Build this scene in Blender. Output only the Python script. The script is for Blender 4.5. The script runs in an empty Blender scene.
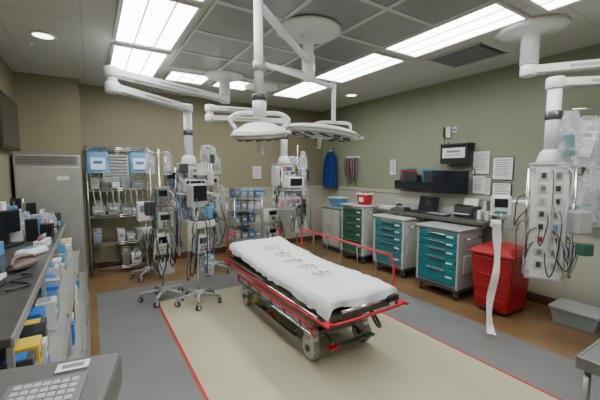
import bpy, bmesh, math, random
from mathutils import Vector, Matrix, Euler, noise
random.seed(7)
PI=math.pi
# ---------------------------------------------------------------- materials
MATS={}
def mat(name,color,rough=.5,metal=0.,emit=0.,var=0.,scale=8.,bump=0.,alpha=1.,ecol=None,bscale=None):
    if name in MATS: return MATS[name]
    m=bpy.data.materials.new(name); m.use_nodes=True
    nt=m.node_tree; b=nt.nodes['Principled BSDF']
    c=(color[0],color[1],color[2],1)
    b.inputs['Base Color'].default_value=c
    b.inputs['Roughness'].default_value=rough
    b.inputs['Metallic'].default_value=metal
    if alpha<1: b.inputs['Alpha'].default_value=alpha
    if emit:
        b.inputs['Emission Color'].default_value=(*(ecol or color),1)
        b.inputs['Emission Strength'].default_value=emit
    tc=nt.nodes.new('ShaderNodeTexCoord')
    if var:
        n=nt.nodes.new('ShaderNodeTexNoise'); n.inputs['Scale'].default_value=scale; n.inputs['Detail'].default_value=5
        r=nt.nodes.new('ShaderNodeValToRGB')
        r.color_ramp.elements[0].position=.3; r.color_ramp.elements[1].position=.7
        r.color_ramp.elements[0].color=(*[x*(1-var) for x in color],1)
        r.color_ramp.elements[1].color=(*[min(1,x*(1+var)) for x in color],1)
        nt.links.new(tc.outputs['Object'],n.inputs['Vector'])
        nt.links.new(n.outputs['Fac'],r.inputs['Fac']); nt.links.new(r.outputs['Color'],b.inputs['Base Color'])
    if bump:
        n2=nt.nodes.new('ShaderNodeTexNoise'); n2.inputs['Scale'].default_value=bscale or scale*3
        bp=nt.nodes.new('ShaderNodeBump'); bp.inputs['Strength'].default_value=bump; bp.inputs['Distance'].default_value=.02
        nt.links.new(tc.outputs['Object'],n2.inputs['Vector'])
        nt.links.new(n2.outputs['Fac'],bp.inputs['Height']); nt.links.new(bp.outputs['Normal'],b.inputs['Normal'])
    MATS[name]=m; return m
WHITE=mat('white_plastic',(.74,.75,.74),.35)
CREAM=mat('cream_plastic',(.56,.57,.54),.4)
LGREY=mat('light_grey_plastic',(.38,.39,.39),.4)
GREY=mat('grey_plastic',(.18,.18,.18),.45)
DGREY=mat('dark_grey_plastic',(.05,.05,.055),.4)
BLACK=mat('black_plastic',(.012,.012,.014),.35)
SCREEN=mat('dark_screen',(.01,.012,.016),.12)
STEEL=mat('brushed_steel',(.48,.47,.44),.42,.7,var=.08,scale=3)
CHROME=mat('chrome',(.7,.7,.7),.15,1.)
DSTEEL=mat('dark_steel',(.16,.16,.16),.35,.8)
RED=mat('red_plastic',(.48,.010,.018),.35)
DRED=mat('red_bin_plastic',(.38,.008,.015),.4)
TEAL=mat('teal_drawer',(.006,.17,.20),.35)
TEAL2=mat('teal_light_drawer',(.03,.17,.20),.4)
GREEN=mat('green_drawer',(.03,.12,.07),.4)
BLUE=mat('blue_plastic',(.02,.14,.5),.4)
LBLUE=mat('light_blue_plastic',(.10,.30,.56),.4)
NAVY=mat('navy_fabric',(.006,.03,.18),.9,var=.2)
YEL=mat('yellow_label',(.65,.46,.03),.5)
ORANGE=mat('orange_label',(.7,.2,.02),.5)
PINK=mat('brown_leather',(.16,.10,.085),.5,var=.25,scale=20)
PAPER=mat('paper_white',(.76,.76,.75),.7)
TEXTG=mat('printed_text_grey',(.22,.22,.24),.7)
PRINT=mat('linen_print_grey',(.36,.38,.41),.8)
PRINTY=mat('linen_print_yellow',(.58,.46,.16),.8)
CARD=mat('cardboard',(.38,.25,.13),.8)
SHEET=mat('bed_linen',(.84,.86,.90),.85,bump=.35,bscale=11)
MATT=mat('mattress_vinyl',(.05,.05,.06),.5)
CLEAR=mat('clear_plastic_bag',(.74,.79,.82),.12,alpha=.27)
CLEAR2=mat('clear_bin_plastic',(.50,.58,.62),.2,alpha=.5)
TUBEM=mat('clear_tubing',(.7,.72,.7),.2,alpha=.7)
RUB=mat('rubber_grey',(.25,.25,.245),.6)
DOTS=mat('floor_red_tape',(.5,.015,.012),.5)
LINOL_B=mat('linoleum_beige',(.49,.45,.315),.33,var=.09,scale=1.2)
LINOL_G=mat('linoleum_grey',(.18,.185,.185),.36,var=.08,scale=3)
LINOL_W=mat('linoleum_brown',(.21,.125,.058),.30,var=.22,scale=2.5)
WTAN=mat('wall_paint_tan',(.255,.228,.142),.6,var=.03,scale=2)
WGRN=mat('wall_paint_green',(.255,.275,.19),.6,var=.03,scale=2)
WAIN=mat('wainscot_cream',(.46,.44,.36),.5,var=.03,scale=2)
BASEB=mat('baseboard_brown',(.10,.055,.03),.5)
LENS=mat('light_lens',(1,1,1),.4,emit=13.5,ecol=(.97,1,.985))
LENSW=mat('downlight_lens',(1,1,1),.4,emit=8,ecol=(1,.9,.7))
TROFF=mat('light_frame',(.6,.6,.58),.4)
PANEL=mat('diffuser_panel_metal',(.34,.345,.345),.28,.4,var=.12,scale=1.5)
PANF=mat('diffuser_frame',(.62,.62,.60),.35,.2)

def tile_mat():
    m=bpy.data.materials.new('ceiling_tile'); m.use_nodes=True; nt=m.node_tree; b=nt.nodes['Principled BSDF']
    tc=nt.nodes.new('ShaderNodeTexCoord'); br=nt.nodes.new('ShaderNodeTexBrick')
    br.offset=0; br.squash=1
    br.inputs['Scale'].default_value=1; br.inputs['Brick Width'].default_value=.6; br.inputs['Row Height'].default_value=1.2
    br.inputs['Mortar Size'].default_value=.010; br.inputs['Color1'].default_value=(.56,.56,.53,1); br.inputs['Color2'].default_value=(.54,.54,.51,1)
    br.inputs['Mortar'].default_value=(.46,.46,.44,1)
    nt.links.new(tc.outputs['Object'],br.inputs['Vector']); nt.links.new(br.outputs['Color'],b.inputs['Base Color'])
    b.inputs['Roughness'].default_value=.8; return m
TILE=tile_mat()

# ---------------------------------------------------------------- builder
def catmull(pts,n=6,closed=False):
    P=[Vector(p) for p in pts]; out=[]
    L=len(P); rng=range(L) if closed else range(L-1)
    for i in rng:
        if closed: p0,p1,p2,p3=P[(i-1)%L],P[i],P[(i+1)%L],P[(i+2)%L]
        else:
            p1,p2=P[i],P[i+1]; p0=P[i-1] if i>0 else p1*2-p2; p3=P[i+2] if i+2<L else p2*2-p1
        for k in range(n):
            t=k/n
            out.append(.5*((2*p1)+(p2-p0)*t+(2*p0-5*p1+4*p2-p3)*t*t+(3*p1-p0-3*p2+p3)*t**3))
    if not closed: out.append(P[-1])
    return out
class B:
    def __init__(s,name,loc=(0,0,0),rz=0):
        s.name=name; s.loc=loc; s.rz=rz; s.bm=bmesh.new(); s.mats=[]
    def mi(s,m):
        if m not in s.mats: s.mats.append(m)
        return s.mats.index(m)
    def merge(s,t,m,smooth=False):
        i=s.mi(m); mp={}
        for v in t.verts: mp[v]=s.bm.verts.new(v.co)
        for f in t.faces:
            try: nf=s.bm.faces.new([mp[v] for v in f.verts])
            except ValueError: continue
            nf.material_index=i; nf.smooth=smooth
        t.free()
    def box(s,c,d,m,rot=None,bev=0,seg=2):
        t=bmesh.new(); M=Matrix.Translation(c)
        if rot: M=M@Euler(rot).to_matrix().to_4x4()
        bmesh.ops.create_cube(t,size=1,matrix=Matrix.Diagonal((d[0],d[1],d[2],1)))
        if bev: bmesh.ops.bevel(t,geom=t.edges[:],offset=min(bev,min(d)*.45),segments=seg,affect='EDGES',profile=.5)
        bmesh.ops.transform(t,matrix=M,verts=t.verts)
        s.merge(t,m); return s
    def b2(s,a,b,m,bev=0):   # by corners
        return s.box(((a[0]+b[0])/2,(a[1]+b[1])/2,(a[2]+b[2])/2),(abs(b[0]-a[0]),abs(b[1]-a[1]),abs(b[2]-a[2])),m,bev=bev)
    def taper(s,c,z0,z1,s0,s1,m,bev=.02):
        t=bmesh.new(); bmesh.ops.create_cube(t,size=1)
        for v in t.verts:
            S=s0 if v.co.z<0 else s1; z=z0 if v.co.z<0 else z1
            v.co=Vector((c[0]+v.co.x*S[0],c[1]+v.co.y*S[1],z))
        if bev: bmesh.ops.bevel(t,geom=t.edges[:],offset=bev,segments=2,affect='EDGES',profile=.5)
        s.merge(t,m); return s
    def rings(s,rs,m,smooth=True,cap=True,closed=False):
        i=s.mi(m); R=[[s.bm.verts.new(p) for p in r] for r in rs]; n=len(R[0])
        pr=list(zip(R[:-1],R[1:]))
        if closed: pr.append((R[-1],R[0]))
        for a,b in pr:
            for k in range(n):
                f=s.bm.faces.new((a[k],a[(k+1)%n],b[(k+1)%n],b[k])); f.material_index=i; f.smooth=smooth
        if cap and not closed:
            for r in (R[0][::-1],R[-1]):
                f=s.bm.faces.new(r); f.material_index=i
        return s
    def tube(s,pts,r,m,seg=8,sm=0,closed=False,r2=None):
        P=[Vector(p) for p in pts]
        if sm: P=catmull(P,sm,closed)
        n=len(P); rs=[]; up=None
        for i,p in enumerate(P):
            if closed: d=(P[(i+1)%n]-P[i-1])
            else: d=P[min(i+1,n-1)]-P[max(i-1,0)]
            if d.length<1e-9: d=Vector((0,0,1))
            d.normalize()
            if up is None:
                a=Vector((0,0,1)) if abs(d.z)<.9 else Vector((1,0,0)); up=(a-d*a.dot(d)).normalized()
            else:
                up=up-d*up.dot(d)
                if up.length<1e-6: up=d.orthogonal()
                up.normalize()
            w=d.cross(up); rr=r if r2 is None else r+(r2-r)*i/(n-1)
            rs.append([p+(up*math.cos(2*PI*k/seg)+w*math.sin(2*PI*k/seg))*rr for k in range(seg)])
        return s.rings(rs,m,closed=closed)
    def cyl(s,p0,p1,r,m,r2=None,seg=20):
        return s.tube([p0,p1],r,m,seg=seg,r2=r2)
    def lathe(s,prof,m,c=(0,0,0),seg=28,rot=None,smooth=True):
        M=Euler(rot).to_matrix() if rot else Matrix.Identity(3); C=Vector(c)
        rs=[[C+M@Vector((max(r,.0005)*math.cos(2*PI*k/seg),max(r,.0005)*math.sin(2*PI*k/seg),z)) for k in range(seg)] for r,z in prof]
        return s.rings(rs,m,smooth=smooth)
    def ball(s,c,r,m,nz=0,seed=0,u=16,v=10):
        t=bmesh.new(); bmesh.ops.create_uvsphere(t,u_segments=u,v_segments=v,radius=1)
        for q in t.verts:
            k=1+(nz*noise.noise(q.co*2.3+Vector((seed,seed*1.7,0))) if nz else 0)
            q.co=Vector((c[0]+q.co.x*r[0]*k,c[1]+q.co.y*r[1]*k,c[2]+q.co.z*r[2]*k))
        s.merge(t,m,True); return s
    def bag(s,c,w,h,m,seed=0,yaw=0,t=.035,fill=None):
        # crumpled hanging plastic pouch: flat seam at the top, bulging and creased lower down
        nu,nv=18,14; cs,sn=math.cos(yaw),math.sin(yaw); rs=[]
        for j in range(nv+1):
            v=j/nv; ww=w*.5*(.62+.38*min(1,v*3.5))*(1-.12*(v>.95)); tt=t*(.10+math.sin(PI*min(1,v*.85+.08))**.8)
            ring=[]
            for k in range(nu):
                a=2*PI*k/nu; x=math.cos(a)*ww; y=math.sin(a)*tt
                n=noise.noise(Vector((x*30+seed*3.1,y*30,v*9+seed))); n2=noise.noise(Vector((x*60,seed,v*20)))
                x*=1+.16*n; y=y*(1+1.0*n)+.012*n2; y+=.02*noise.noise(Vector((x*18,v*6,seed)))
                ring.append((c[0]+x*cs-y*sn,c[1]+x*sn+y*cs,c[2]-h*v+.014*n))
            rs.append(ring)
        s.rings(rs,m,smooth=False)
        if fill: 
            s.box((c[0],c[1],c[2]-h*.62),(w*.5,.02,h*.4),fill,rot=(0,.2*math.sin(seed*2.),yaw),bev=.006)
            s.tube([(c[0]-w*.2*cs,c[1]-w*.2*sn,c[2]-h*.3),(c[0]+w*.2*cs,c[1]+w*.2*sn,c[2]-h*.4),(c[0]-w*.1*cs,c[1]-w*.1*sn,c[2]-h*.8),(c[0]+w*.25*cs,c[1]+w*.25*sn,c[2]-h*.7)],.006,TUBEM,sm=4,seg=5)
        return s
    def grid(s,nu,nv,f,m,smooth=True,th=0):
        i=s.mi(m); V=[[s.bm.verts.new(f(a/nu,b/nv)) for b in range(nv+1)] for a in range(nu+1)]
        for a in range(nu):
            for b in range(nv):
                q=s.bm.faces.new((V[a][b],V[a+1][b],V[a+1][b+1],V[a][b+1])); q.material_index=i; q.smooth=smooth
        return s
    def caster(s,p,r=.04,rot=0,m=None,tire=None):
        x,y,z=p; c,sn=math.cos(rot),math.sin(rot)
        w=.35*r
        s.cyl((x-w*c,y-w*sn,r),(x+w*c,y+w*sn,r),r,tire or DGREY,seg=16)
        s.cyl((x-w*1.15*c,y-w*1.15*sn,r),(x+w*1.15*c,y+w*1.15*sn,r),r*.5,m or LGREY,seg=12)
        for q in(-1,1):
            s.box((x+q*w*1.5*c,y+q*w*1.5*sn,r*1.5),(r*.15,r*.7,r*1.6),m or LGREY,rot=(0,0,rot))
        s.box((x,y,r*2.25),(w*3.2,r*.9,r*.25),m or LGREY,rot=(0,0,rot))
        if z>r*2.3: s.cyl((x,y,r*2.3),(x,y,z),r*.25,DSTEEL,seg=8)
        return s
    def done(s,parent=None):
        bmesh.ops.recalc_face_normals(s.bm,faces=s.bm.faces)
        me=bpy.data.meshes.new(s.name); s.bm.to_mesh(me); s.bm.free()
        for m in s.mats: me.materials.append(m)
        o=bpy.data.objects.new(s.name,me); bpy.context.scene.collection.objects.link(o)
        if parent: o.parent=parent
        else: o.location=s.loc; o.rotation_euler=(0,0,math.radians(s.rz))
        return o

# ---------------------------------------------------------------- room
XL,XR,YB,YF,H=-.8,4.5,6.15,-1.8,2.9
B('floor').b2((XL-.1,YF-.1,-.1),(XR+.1,YB+.1,0),LINOL_W).done()
b=B('trim_1_floor_inlay')
b.b2((.0,YF+.02,0),(3.37,4.92,.002),LINOL_G)
b.b2((.62,YF+.02,.002),(2.69,4.22,.004),LINOL_B)
b.b2((.602,YF+.02,.002),(.625,4.22,.0055),DOTS); b.b2((2.685,YF+.02,.002),(2.705,4.22,.0055),DOTS)
b.done()
B('ceiling').b2((XL-.1,YF-.1,H),(XR+.1,YB+.1,H+.1),TILE).done()
def wall(n,a,c,m1):
    b=B(n); b.b2((a[0],a[1],1.22),(c[0],c[1],H),m1); b.b2((a[0],a[1],0),(c[0],c[1],1.22),WAIN); b.done()
b=B('wall_back'); b.b2((XL,YB,1.22),(XR,YB+.1,H),WTAN); b.b2((XL,YB,0),(1.45,YB+.1,1.22),WTAN); b.b2((1.45,YB,0),(XR,YB+.1,1.22),WAIN); b.done()
wall('wall_right',(XR,YF,0),(XR+.1,YB+.1,0),WGRN)
wall('wall_left',(XL-.1,YF,0),(XL,YB+.1,0),WTAN)
wall('wall_front',(XL,YF-.1,0),(XR,YF,0),WTAN)
B('wall_alcove').b2((XL,5.83,0),(-.08,YB,H),WTAN).done()
B('baseboard_back').b2((-.07,YB-.015,0),(XR,YB,.11),BASEB).done()
B('baseboard_right').b2((XR-.015,YF,0),(XR,YB-.02,.11),BASEB).done()
B('trim_2_chair_rail').b2((1.45,YB-.02,1.2),(XR,YB,1.25),WAIN).b2((XR-.02,YF,1.2),(XR,YB-.02,1.25),WAIN).done()
for y in(.75,2.3,3.35,4.75):
    b=B('wall_outlet',(XR,y,1.12),-90); b.box((0,-.006,0),(.08,.012,.12),WHITE,bev=.003)
    for z in(-.025,.025): b.box((0,-.013,z),(.035,.004,.03),LGREY)
    b.done()
# ---------------------------------------------------------------- ceiling fixtures
def troffer(x0,x1,y0,y1,name='ceiling_light_panel'):
    cx,cy=(x0+x1)/2,(y0+y1)/2; b=B(name,(cx,cy,H)); w,l=(x1-x0)/2,(y1-y0)/2
    for sx in(-1,1): b.b2((sx*w,-l,-.022),(sx*(w-.03),l,0),TROFF)
    for sy in(-1,1): b.b2((-w+.03,sy*l,-.022),(w-.03,sy*(l-.03),0),TROFF)
    b.b2((-w+.03,-l+.03,-.012),(w-.03,l-.03,-.002),LENS)
    for k in (-.33,.33): b.b2((k*w-.006,-l+.03,-.02),(k*w+.006,l-.03,-.012),TROFF)
    b.done()
for y0 in(-1.0,.25,1.5,2.72,3.98): troffer(.25,.82,y0+.01,y0+1.2-.03)
for y0 in(-1.0,.12,1.42,2.72,3.98): troffer(2.68,3.22,y0+.01,y0+1.2)
troffer(.94,1.5,4.62,5.14); troffer(1.62,2.18,4.62,5.14)
b=B('ceiling_diffuser_panels',(1.77,2.9,H))
for i in range(3):
    for j in range(5):
        x=-.9+i*.6; y=-1.55+j*.62+.0
        b.b2((x+.02,y+.02,-.012),(x+.58,y+.6,-.001),PANEL)
        for q in((x,y,x+.02,y+.62),(x+.58,y,x+.6,y+.62)): b.b2((q[0],q[1],-.02),(q[2],q[3],-.001),PANF)
        for q in((x+.02,y,x+.58,y+.02),(x+.02,y+.6,x+.58,y+.62)): b.b2((q[0],q[1],-.02),(q[2],q[3],-.001),PANF)
b.done()
b=B('ceiling_vent',(3.7,2.3,H)); b.b2((-.26,-.3,-.01),(.26,.3,0),DGREY)
for k in range(9): b.box((-.2+k*.05,0,-.016),(.03,.54,.006),GREY,rot=(0,.5,0))
b.b2((-.28,-.32,-.014),(-.25,.32,0),LGREY).b2((.25,-.32,-.014),(.28,.32,0),LGREY); b.done()
for (x,y) in((-.32,4.14),(3.9,4.5)):
    B('recessed_downlight',(x,y,H)).lathe([(.11,0),(.11,-.012),(.085,-.014),(.085,-.004)],WHITE).lathe([(.083,-.003),(.083,-.009)],LENSW).done()
B('fire_sprinkler',(-.45,4.5,H)).lathe([(.04,0),(.04,-.008),(.012,-.01),(.012,-.03),(.02,-.035)],WHITE).done()
# ---------------------------------------------------------------- booms
def arm(b,p,q,w,h,m=WHITE,r=.09):
    p=Vector(p);q=Vector(q); d=q-p; a=math.atan2(d.y,d.x); c=(p+q)/2
    b.box(c,(d.length,w,h),m,rot=(0,0,a),bev=.010)
    for e in(p,q): b.lathe([(r*.9,-h*.66),(r,-h*.52),(r,h*.52),(r*.9,h*.66)],m,c=e)
    b.box(c+Vector((0,0,-h*.51)),(d.length*.7,w*.4,h*.06),LGREY,rot=(0,0,a))
    n=Vector((-math.sin(a),math.cos(a),0))
    for s_ in(-1,1):
        b.box(c+n*(s_*w*.505),(d.length*.35,.004,h*.3),LGREY,rot=(0,0,a)); b.box(c+n*(s_*w*.505)+Vector((0,0,-h*.42)),(d.length*.9,.004,h*.06),GREY,rot=(0,0,a))
def outlets(b,x0,x1,y,z0,z1,nx,nz):
    cols=[DGREY,GREY,DGREY,LGREY,DGREY,GREY,DGREY,LBLUE,GREY,DGREY,RED]
    for i in range(nx):
        for j in range(nz):
            x=x0+(i+.5)*(x1-x0)/nx; z=z0+(j+.5)*(z1-z0)/nz
            b.box((x,y,z),((x1-x0)/nx*.7,.008,(z1-z0)/nz*.7),CREAM,bev=.003)
            b.box((x,y-.006,z),((x1-x0)/nx*.34,.008,(z1-z0)/nz*.42),cols[(i*3+j*5)%11],bev=.003)
def tangle(b,n,seed,c,r,z0,z1,a0=-2.7,a1=-.4,thick=.006):
    rnd=random.Random(seed)
    for k in range(n):
        a=rnd.uniform(a0,a1); x,y=math.cos(a),math.sin(a)
        zt=rnd.uniform(z0+.4*(z1-z0),z1); l=rnd.uniform(.25,.85)*(zt-z0); e=rnd.uniform(.02,.10); sx=rnd.uniform(-.12,.12)
        P=[(c[0]+x*r*.7,c[1]+y*r*.7,zt),(c[0]+x*(r+e),c[1]+y*(r+e),zt-.05),(c[0]+x*(r+e)+sx*.4,c[1]+y*(r+e),zt-l*.7),(c[0]+x*(r+e*.6)+sx,c[1]+y*(r+e*.6),zt-l),(c[0]+x*r+sx*1.3,c[1]+y*r,zt-l*.75),(c[0]+x*r*.7+sx,c[1]+y*r*.7,zt-l*.5)]
        b.tube(P,thick*rnd.uniform(.6,1.2),[BLACK,GREY,TUBEM,LGREY,BLACK,DGREY,BLACK,BLUE,BLACK,GREEN][k%10],sm=5,seg=6)
def service_boom(loc,mount,elbow,zc,za,zh1,zh0,rz,w=.3,dd=.26,seed=1,aw=.11,ah=.075,plate=.26,ncab=12):
    b=B('ceiling_equipment_boom',(loc[0],loc[1],0),0)
    X,Y=loc; mx,my=mount[0]-X,mount[1]-Y; ex,ey=elbow[0]-X,elbow[1]-Y
    b.lathe([(plate,H),(plate,H-.03),(plate*.8,H-.05),(.075,H-.07),(.075,za+.05)],WHITE,c=(mx,my,0))
    arm(b,(mx,my,za),(ex,ey,za),aw,ah,r=.07)
    b.cyl((ex,ey,za),(ex,ey,zc),.05,WHITE)
    arm(b,(ex,ey,zc),(0,0,zc),aw,ah,r=.07)
    b.cyl((0,0,zc-.05),(0,0,zh1+.04),.055,WHITE,seg=24)
    b.lathe([(.056,zh1+.46),(.063,zh1+.45),(.063,zh1+.39),(.056,zh1+.38)],DSTEEL)
    b.lathe([(.06,zh1+.12),(.085,zh1+.09),(.10,zh1+.03),(.10,zh1)],WHITE)
    hb=B('x'); hb.mats=b.mats
    hb.box((0,0,(zh0+zh1)/2),(w,dd,zh1-zh0),WHITE,bev=.02)
    hb.box((0,0,zh0+.01),(w+.03,dd+.03,.03),LGREY,bev=.01); hb.box((0,0,zh1-.01),(w+.02,dd+.02,.03),LGREY,bev=.01)
    for q in(-1,1):
        hb.cyl((q*(w/2+.03),-dd/2-.02,zh0+.05),(q*(w/2+.03),-dd/2-.02,zh1-.05),.012,CHROME,seg=10)
        for z in(zh0+.06,zh1-.06): hb.box((q*(w/2+.01),-dd/2-.01,z),(.06,.03,.03),LGREY)
    outlets(hb,-w/2+.03,w/2-.03,-dd/2-.004,zh0+.08,zh1-.05,2,8)
    for z in [zh0+.12+k*.13 for k in range(int((zh1-zh0-.15)/.13))]:
        for q in(-1,1):
            for k in range(2): hb.box((q*(w/2+.004),-.05+k*.1,z),(.008,.06,.09),CREAM,bev=.002); hb.box((q*(w/2+.009),-.05+k*.1,z),(.008,.03,.05),DGREY if (k+int(z*10))%3 else GREY)
    M=Matrix.Rotation(math.radians(rz),4,'Z'); bmesh.ops.transform(hb.bm,matrix=M,verts=hb.bm.verts)
    off={}
    for v in hb.bm.verts: off[v]=b.bm.verts.new(v.co)
    for f in hb.bm.faces:
        nf=b.bm.faces.new([off[v] for v in f.verts]); nf.material_index=f.material_index; nf.smooth=f.smooth
    hb.bm.free()
    a=math.radians(rz)
    tangle(b,ncab,seed,(0,0,0),dd/2+.05,zh0-.15,zh1,a-2.9,a-.2)
    return b
# left boom
b=service_boom((1.14,4.62),(1.62,4.5),(.23,3.87),2.42,2.57,1.68,.95,-10,seed=2,ncab=24)
b.box((-.02,-.32,1.30),(.44,.28,.02),LGREY,bev=.005)
b.box((-.02,-.30,1.40),(.3,.16,.16),LGREY,bev=.02); b.box((-.02,-.385,1.41),(.22,.012,.11),SCREEN)
b.box((.23,-.12,1.5),(.1,.16,.22),CREAM,bev=.02); b.box((-.26,-.05,1.5),(.14,.14,.2),GREY,bev=.02); b.box((-.26,-.13,1.53),(.1,.01,.07),SCREEN)
b.box((.1,-.24,1.60),(.12,.1,.14),CREAM,bev=.01); b.box((-.12,-.2,1.62),(.1,.1,.12),DGREY,bev=.01)
for k in range(7): b.bag((-.32+.1*k,-.2-.03*(k%2),1.27-.04*(k%3)),.13,.26,CLEAR,k,fill=[WHITE,DGREY,LBLUE,GREY][k%4])
b.box((.3,-.1,1.1),(.07,.1,.3),DGREY,bev=.01); b.box((.27,-.16,1.75),(.06,.04,.12),DGREY,bev=.01)
b.tube([(.26,-.02,1.95),(.26,-.02,1.0)],.008,CHROME); b.tube([(.18,-.02,1.93),(.34,-.02,1.93)],.006,CHROME)
for k in range(2): b.bag((.2+.12*k,-.04,1.92),.11,.24,CLEAR,k+20,fill=GREY)
b.tube([(-.30,-.02,1.78),(-.30,-.02,1.0)],.008,CHROME)
b.done()
# rear boom
b=service_boom((2.62,4.62),(2.3,4.75),(1.53,4.9),2.36,2.5,1.7,1.0,10,w=.28,seed=5,ncab=22)
b.box((0,-.3,1.3),(.4,.26,.02),LGREY); b.box((0,-.28,1.41),(.3,.18,.17),WHITE,bev=.02); b.box((0,-.375,1.42),(.2,.012,.11),SCREEN)
b.box((-.2,-.1,1.5),(.1,.14,.3),CREAM,bev=.02); b.box((.2,-.12,1.5),(.08,.12,.28),LGREY,bev=.02)
for k in range(3): b.box((.06*k-.06,-.17,1.62),(.045,.03,.06),[RED,BLUE,YEL][k])
b.box((-.02,-.26,1.13),(.26,.16,.14),CREAM,bev=.02); b.box((-.02,-.345,1.13),(.18,.01,.06),RED)
b.tube([(.24,-.02,2.0),(.24,-.02,1.1)],.008,CHROME)
for k in range(4): b.bag((.30-.02*k,-.1-.03*k,1.9-.16*k),.12,.28,CLEAR,k+30,fill=[GREY,WHITE,DGREY,CREAM][k])
for k in range(3): b.bag((-.25+.1*k,-.38,1.27),.11,.26,[CLEAR,CLEAR,CLEAR][k],k+35,fill=[RED,GREY,DGREY][k])
b.done()
# right boom
b=service_boom((3.50,1.33),(3.50,1.55),(4.05,.82),2.36,2.52,1.66,.62,-62,w=.27,dd=.25,seed=9,plate=.29,ncab=18)
b.tube([(-.1,.08,1.3),(-.16,.2,1.3),(-.2,.30,1.28)],.02,WHITE,sm=4)
b.box((-.20,.30,1.26),(.09,.17,.20),WHITE,rot=(0,0,.5),bev=.025); b.box((-.242,.278,1.29),(.012,.11,.08),SCREEN,rot=(0,0,.5)); b.box((-.245,.276,1.2),(.01,.1,.025),TEAL2,rot=(0,0,.5))
b.box((-.1,.24,1.08),(.08,.12,.12),LGREY,rot=(0,0,.5),bev=.015)
b.box((-.02,-.25,1.16),(.14,.12,.2),LGREY,rot=(0,0,-.5),bev=.02); b.box((-.10,-.32,.95),(.10,.08,.10),GREEN,rot=(0,0,-.5),bev=.01)
b.tube([(.05,-.12,1.5),(.12,-.26,1.5),(.12,-.26,2.12)],.011,CHROME)
b.tube([(-.08,-.16,2.1),(.12,-.26,2.12),(.32,-.36,2.1)],.008,CHROME)
for k in range(6):
    t=k/5; b.bag((-.08+.40*t-.02*(k%2),-.16-.20*t-.06*(k%2),2.09-.05*(k%3)),.16,.46-.05*(k%3),CLEAR,k+50,yaw=-.9,t=.04,fill=[TEAL2,PAPER,LBLUE,GREY,PAPER,LGREY][k])
for k in range(4):
    b.bag((.0+.08*k,-.30-.05*k,1.62-.03*k),.14,.36,CLEAR,k+60,yaw=-.9,fill=[LGREY,TEAL2,PAPER,GREY][k])
b.done()
b=B('hanging_paper_strip',(3.20,1.62,0),-50)
b.cyl((-.04,0,1.10),(.04,0,1.10),.035,PAPER)
b.grid(2,30,lambda u,v:((u-.5)*.06*(1+.2*math.sin(v*14))+.02*math.sin(v*6),-.037+.02*math.sin(v*11)+.01*math.sin(u*3+v*20)-(.6*max(0,v-.9)),1.10-1.07*min(v,.965)),PAPER)
b.tube([(-.045,0,1.10),(-.045,.0,1.2),(.045,.0,1.2),(.045,0,1.10)],.005,CHROME)
b.done()
# ---------------------------------------------------------------- surgical lights
b=B('surgical_light',(1.76,2.64,0))
b.lathe([(.3,H-.02),(.3,H-.035),(.27,H-.05),(.10,H-.065),(.05,H-.09),(.05,H-.24),(.06,H-.25),(.06,H-.46),(.04,H-.48)],WHITE)
def lamp_head(b,c,r,rot,cover=WHITE):
    b.lathe([(.04,.075),(.09,.065),(r*.7,.045),(r*.93,.028),(r,.010),(r*.99,-.01),(r*.9,-.022)],cover,c=c,rot=rot,seg=40)
    b.lathe([(r*.9,-.021),(r*.86,-.03),(r*.3,-.035),(.05,-.035)],LGREY,c=c,rot=rot,seg=40)
    M=Euler(rot).to_matrix(); C=Vector(c)
    for ring,n in((.72,12),(.45,7)):
        for k in range(n):
            a=2*PI*k/n; p=Vector((r*ring*math.cos(a),r*ring*math.sin(a),-.032))
            b.lathe([(r*.1,0),(r*.1,-.008),(r*.06,-.01)],DGREY,c=C+M@p,rot=rot,seg=10)
    b.lathe([(.03,-.03),(.03,-.05),(.018,-.06),(.018,-.12),(.022,-.13),(.01,-.14)],WHITE,c=c,rot=rot,seg=16)
    b.lathe([(r*1.0,.008),(r*1.05,.004),(r*1.05,-.004),(r*1.0,-.008)],LGREY,c=c,rot=rot,seg=40)
    pts=[C+M@Vector((r*1.12*math.cos(a),r*1.12*math.sin(a),0)) for a in [x*.12-.6 for x in range(11)]]
    b.tube(pts,.010,WHITE)
    for a in(-.6,.6): b.tube([C+M@Vector((r*math.cos(a),r*math.sin(a),0)),C+M@Vector((r*1.12*math.cos(a),r*1.12*math.sin(a),0))],.009,WHITE)
e1=(-.80,-.62); z1=H-.30
b.tube([(0,0,z1),(e1[0],e1[1],z1+.06)],.028,WHITE,seg=14)
b.tube([(e1[0],e1[1],z1+.12),(e1[0],e1[1],2.02)],.030,WHITE,seg=18)
b.cyl((e1[0],e1[1],2.30),(e1[0],e1[1],2.24),.038,LGREY); b.cyl((e1[0],e1[1],2.06),(e1[0],e1[1],1.95),.044,WHITE); b.lathe([(.045,2.09),(.049,2.08),(.049,2.06),(.045,2.05)],DGREY,c=(e1[0],e1[1],0))
for q in(-1,1): b.tube([(e1[0],e1[1],1.97),(e1[0]+.11*q,e1[1]-.06*q,1.97),(e1[0]+.17*q,e1[1]-.09*q,1.93),(e1[0]+.14*q,e1[1]-.07*q,1.87)],.014,WHITE,sm=5)
lamp_head(b,(e1[0],e1[1],1.84),.18,(.12,-.12,0))
e2=(.13,-.22); z2=H-.42
b.tube([(0,0,z2),(-.42,.10,z2+.05),],.026,WHITE,seg=14); b.tube([(-.42,.10,z2+.06),(e2[0],e2[1],2.34)],.022,WHITE,seg=14); b.cyl((-.42,.10,z2-.03),(-.42,.10,z2+.12),.032,LGREY)
b.tube([(e2[0],e2[1],2.38),(e2[0],e2[1],2.02)],.02,WHITE,seg=12)
for q in(-1,1): b.tube([(e2[0],e2[1],2.03),(e2[0]+q*.14,e2[1]-q*.05,2.02),(e2[0]+q*.2-.06,e2[1]-q*.07,1.95)],.014,WHITE,sm=5)
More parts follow.
